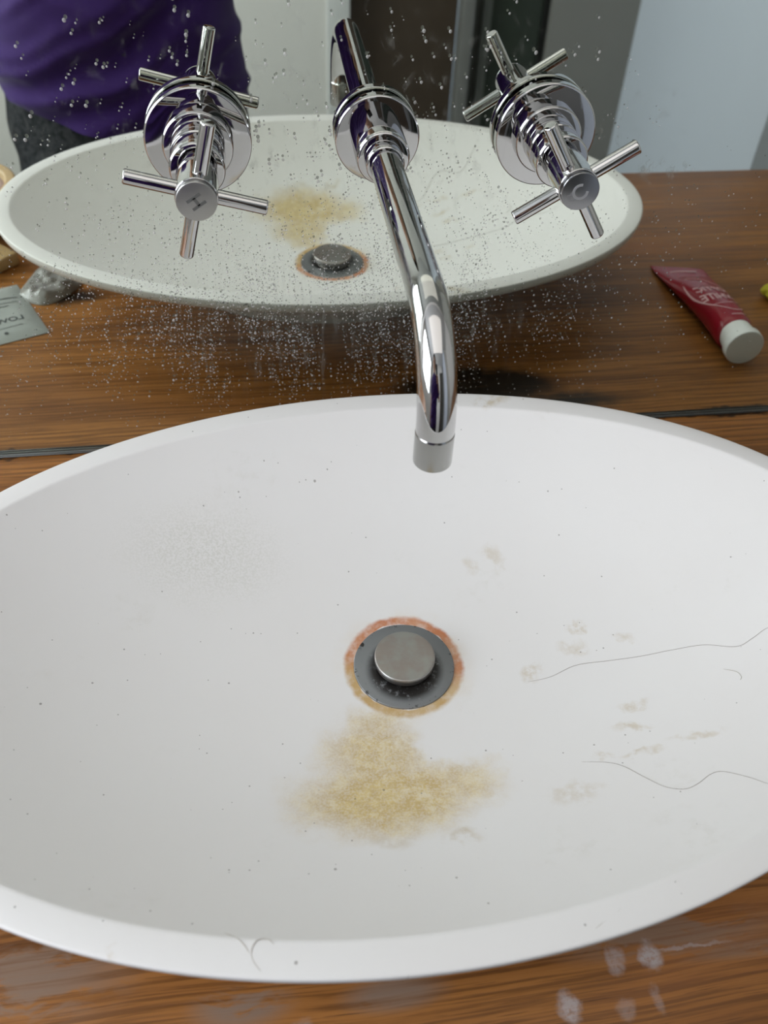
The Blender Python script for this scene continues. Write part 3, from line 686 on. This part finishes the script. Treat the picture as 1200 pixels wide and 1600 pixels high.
# face: eyes, nose, ears, mouth
EY = simple('eye_white', (.8, .8, .78), .2); IR = simple('dark_iris', (.05, .03, .02), .15); LIP = simple('lip', (.40, .16, .13), .5)
def ball(name, c, r, mat, par, sc=(1, 1, 1), sub=3):
    bm = bmesh.new(); bmesh.ops.create_icosphere(bm, subdivisions=sub, radius=1)
    for v in bm.verts: v.co = Vector((c[0] + v.co.x * r * sc[0], c[1] + v.co.y * r * sc[1], c[2] + v.co.z * r * sc[2]))
    me = bpy.data.meshes.new(name); bm.to_mesh(me); bm.free(); return link(name, me, mat, par)
for sx in (-1, 1):
    e_ = ball('eye', (PX + sx * .031, PY + .062, .690), .012, EY, pe, (1.1, .8, .8)); ball('iris', (PX + sx * .031, PY + .0705, .689), .0050, IR, e_, (1, .6, 1), 2)
    ball('ear', (PX + sx * .082, PY - .01, .675), .022, SKIN.m, pe, (.3, .7, 1.2))
ball('nose', (PX, PY + .084, .668), .012, SKIN.m, pe, (.9, 1.1, 1.6)); ball('mouth', (PX, PY + .074, .635), .020, LIP, pe, (1.1, .35, .28))
# hair
HR = simple('dark_brown_hair', (.030, .018, .012), .5, var=.4, nscale=120)
V = []; F = []; nu, nv = 48, 26
for j in range(nv + 1):
    for i in range(nu):
        th = 2 * PI * i / nu; ph = PI * .64 * j / nv
        fr = max(0, math.sin(th)); lim = 1 - .42 * fr ** 1.5; ph *= lim
        r = .098 + .004 * noise.noise(Vector((math.cos(th) * 6, math.sin(th) * 6, ph * 2)))
        V.append((PX + r * .98 * math.sin(ph) * math.cos(th), PY - .012 + r * 1.02 * math.sin(ph) * math.sin(th), .715 + r * 1.15 * math.cos(ph)))
for j in range(nv):
    for i in range(nu): F.append((j * nu + i, j * nu + (i + 1) % nu, (j + 1) * nu + (i + 1) % nu, (j + 1) * nu + i))
mk('hair', V, F, HR, pe)
# shirt
PURP = M('purple_cotton', .85, 0, .2, (.05, .018, .14)); PURP.base(PURP.mix(PURP.noise(PURP.co, 400, 2), (.032, .010, .095), (.042, .014, .125))); PURP.b.inputs['Sheen Weight'].default_value = .15; PURP.bump(PURP.noise(PURP.co, 500, 2), .15, .0004)
def fold(th, z):
    x = math.cos(th) * .17; d = 0
    q = z - .55 * (x + .12); w_ = .02 * noise.noise(Vector((x * 9, z * 9, 3)))
    n1 = noise.noise(Vector((x * 2.5, (q + w_) * 26, 1.7))); d += .014 * (1 - 2.2 * abs(n1)) - .006
    n2 = noise.noise(Vector((x * 5 + z * 2, (z + .25 * x + w_) * 20, 7.7))); d += .009 * (1 - 2 * abs(n2)) - .004
    return d
V = []; F = []; nu, nv = 160, 90
prof = [(0.0, .169, .116), (.05, .170, .120), (.11, .158, .112), (.20, .150, .106), (.30, .172, .112), (.38, .178, .112), (.45, .170, .095), (.49, .135, .078), (.515, .085, .060), (.525, .066, .056)]
def pr_at(z, c):
    zs = [p[0] for p in prof]; return float(np.interp(z, zs, [p[c] for p in prof]))
for j in range(nv + 1):
    for i in range(nu):
        th = 2 * PI * i / nu; z = .525 * j / nv; w_, d_ = pr_at(z, 1), pr_at(z, 2)
        hx = PX + w_ * math.cos(th); hem = -.006 + 1.2 * max(0, -.22 - hx) ** 2
        zz = hem + (.525 - hem) * (j / nv) if z < .525 else z
        am = min(1, (.50 - z) / .1) if z > .4 else 1
        f_ = fold(th, z) * max(am, 0)
        V.append((PX + (w_ + f_ * .6) * math.cos(th), PY - .01 + (d_ + f_) * math.sin(th), zz))
for j in range(nv):
    for i in range(nu): F.append((j * nu + i, j * nu + (i + 1) % nu, (j + 1) * nu + (i + 1) % nu, (j + 1) * nu + i))
sh = mk('t_shirt', V, F, PURP.m, pe)
for p0, p1, p2 in ((Vector((PX - .13, PY - .02, .455)), Vector((PX - .185, PY - .03, .40)), Vector((PX - .225, PY - .042, .29))), (Vector((PX + .13, PY - .02, .455)), Vector((PX + .187, PY - .03, .40)), Vector((PX + .232, PY - .055, .315)))):
    V, F = sweep(smooth_path([p0, p1, p2], 8), list(np.interp(np.linspace(0, 1, 17), [0, .4, 1], [.062, .066, .060])), 28, cap=False); mk('sleeve', V, F, PURP.m, sh)
# trousers
TR = M('charcoal_trousers', .9, 0, .2, (.02, .021, .024)); TR.base(TR.mix(TR.ramp(TR.noise(TR.co, 120, 4, .7), .35, .65), (.010, .011, .013), (.045, .047, .052))); TR.bump(TR.noise(TR.co, 60, 4), .4, .004)
V = []; F = []
def stack(secs, nu=72, amp=.004):
    b = len(V)
    for (cx, cy, z, w_, d_) in secs:
        for i in range(nu):
            th = 2 * PI * i / nu; q = amp * noise.noise(Vector((math.cos(th) * 3 + cx * 9, math.sin(th) * 3, z * 22)))
            V.append((cx + (w_ + q) * math.cos(th), cy + (d_ + q) * math.sin(th), z))
    for j in range(len(secs) - 1):
        for i in range(nu): F.append((b + j * nu + i, b + j * nu + (i + 1) % nu, b + (j + 1) * nu + (i + 1) % nu, b + (j + 1) * nu + i))
def sec_interp(keys, n):
    zs = [k_[2] for k_ in keys][::-1]; out = []
    for z in np.linspace(keys[0][2], keys[-1][2], n): out.append(tuple(float(np.interp(z, zs, [k_[c] for k_ in keys][::-1])) if c != 2 else float(z) for c in range(5)))
    return out
stack(sec_interp([(PX, PY - .01, .09, .140, .100), (PX, PY - .01, .03, .160, .108), (PX, PY - .01, -.03, .166, .112), (PX, PY - .01, -.12, .168, .114), (PX, PY - .01, -.17, .160, .100)], 30))
for sx in (-1, 1):
    stack(sec_interp([(PX + sx * .080, PY - .01, -.10, .080, .100), (PX + sx * .086, PY - .01, -.20, .084, .096), (PX + sx * .094, PY, -.42, .066, .074), (PX + sx * .098, PY - .01, -.78, .056, .064)], 60), 48)
mk('trousers', V, F, TR.m, pe)
SHO = simple('black_shoe', (.02, .02, .02), .4)
for sx in (-1, 1): ball('shoe', (PX + sx * .103, PY + .06, -.812), .036, SHO, pe, (1.15, 3.3, 1.0))
# phone held at the lens
ph = thing('smartphone', 'black smartphone held up in the raised hand of the person', 'phone', tuple(CP - FW * .012 - UP * .050 + RT * .004))
ph.rotation_mode = 'QUATERNION'; ph.rotation_quaternion = Matrix((RT, UP, -FW)).transposed().to_quaternion()
bbox('phone_body', (-.037, .037, -.074, .074, -.004, .004), simple('black_phone_glass', (.012, .012, .014), .15), ph, .0030)
bbox('phone_screen', (-.034, .034, -.070, .070, .0041, .0043), simple('dark_screen', (.01, .01, .012), .05), ph)
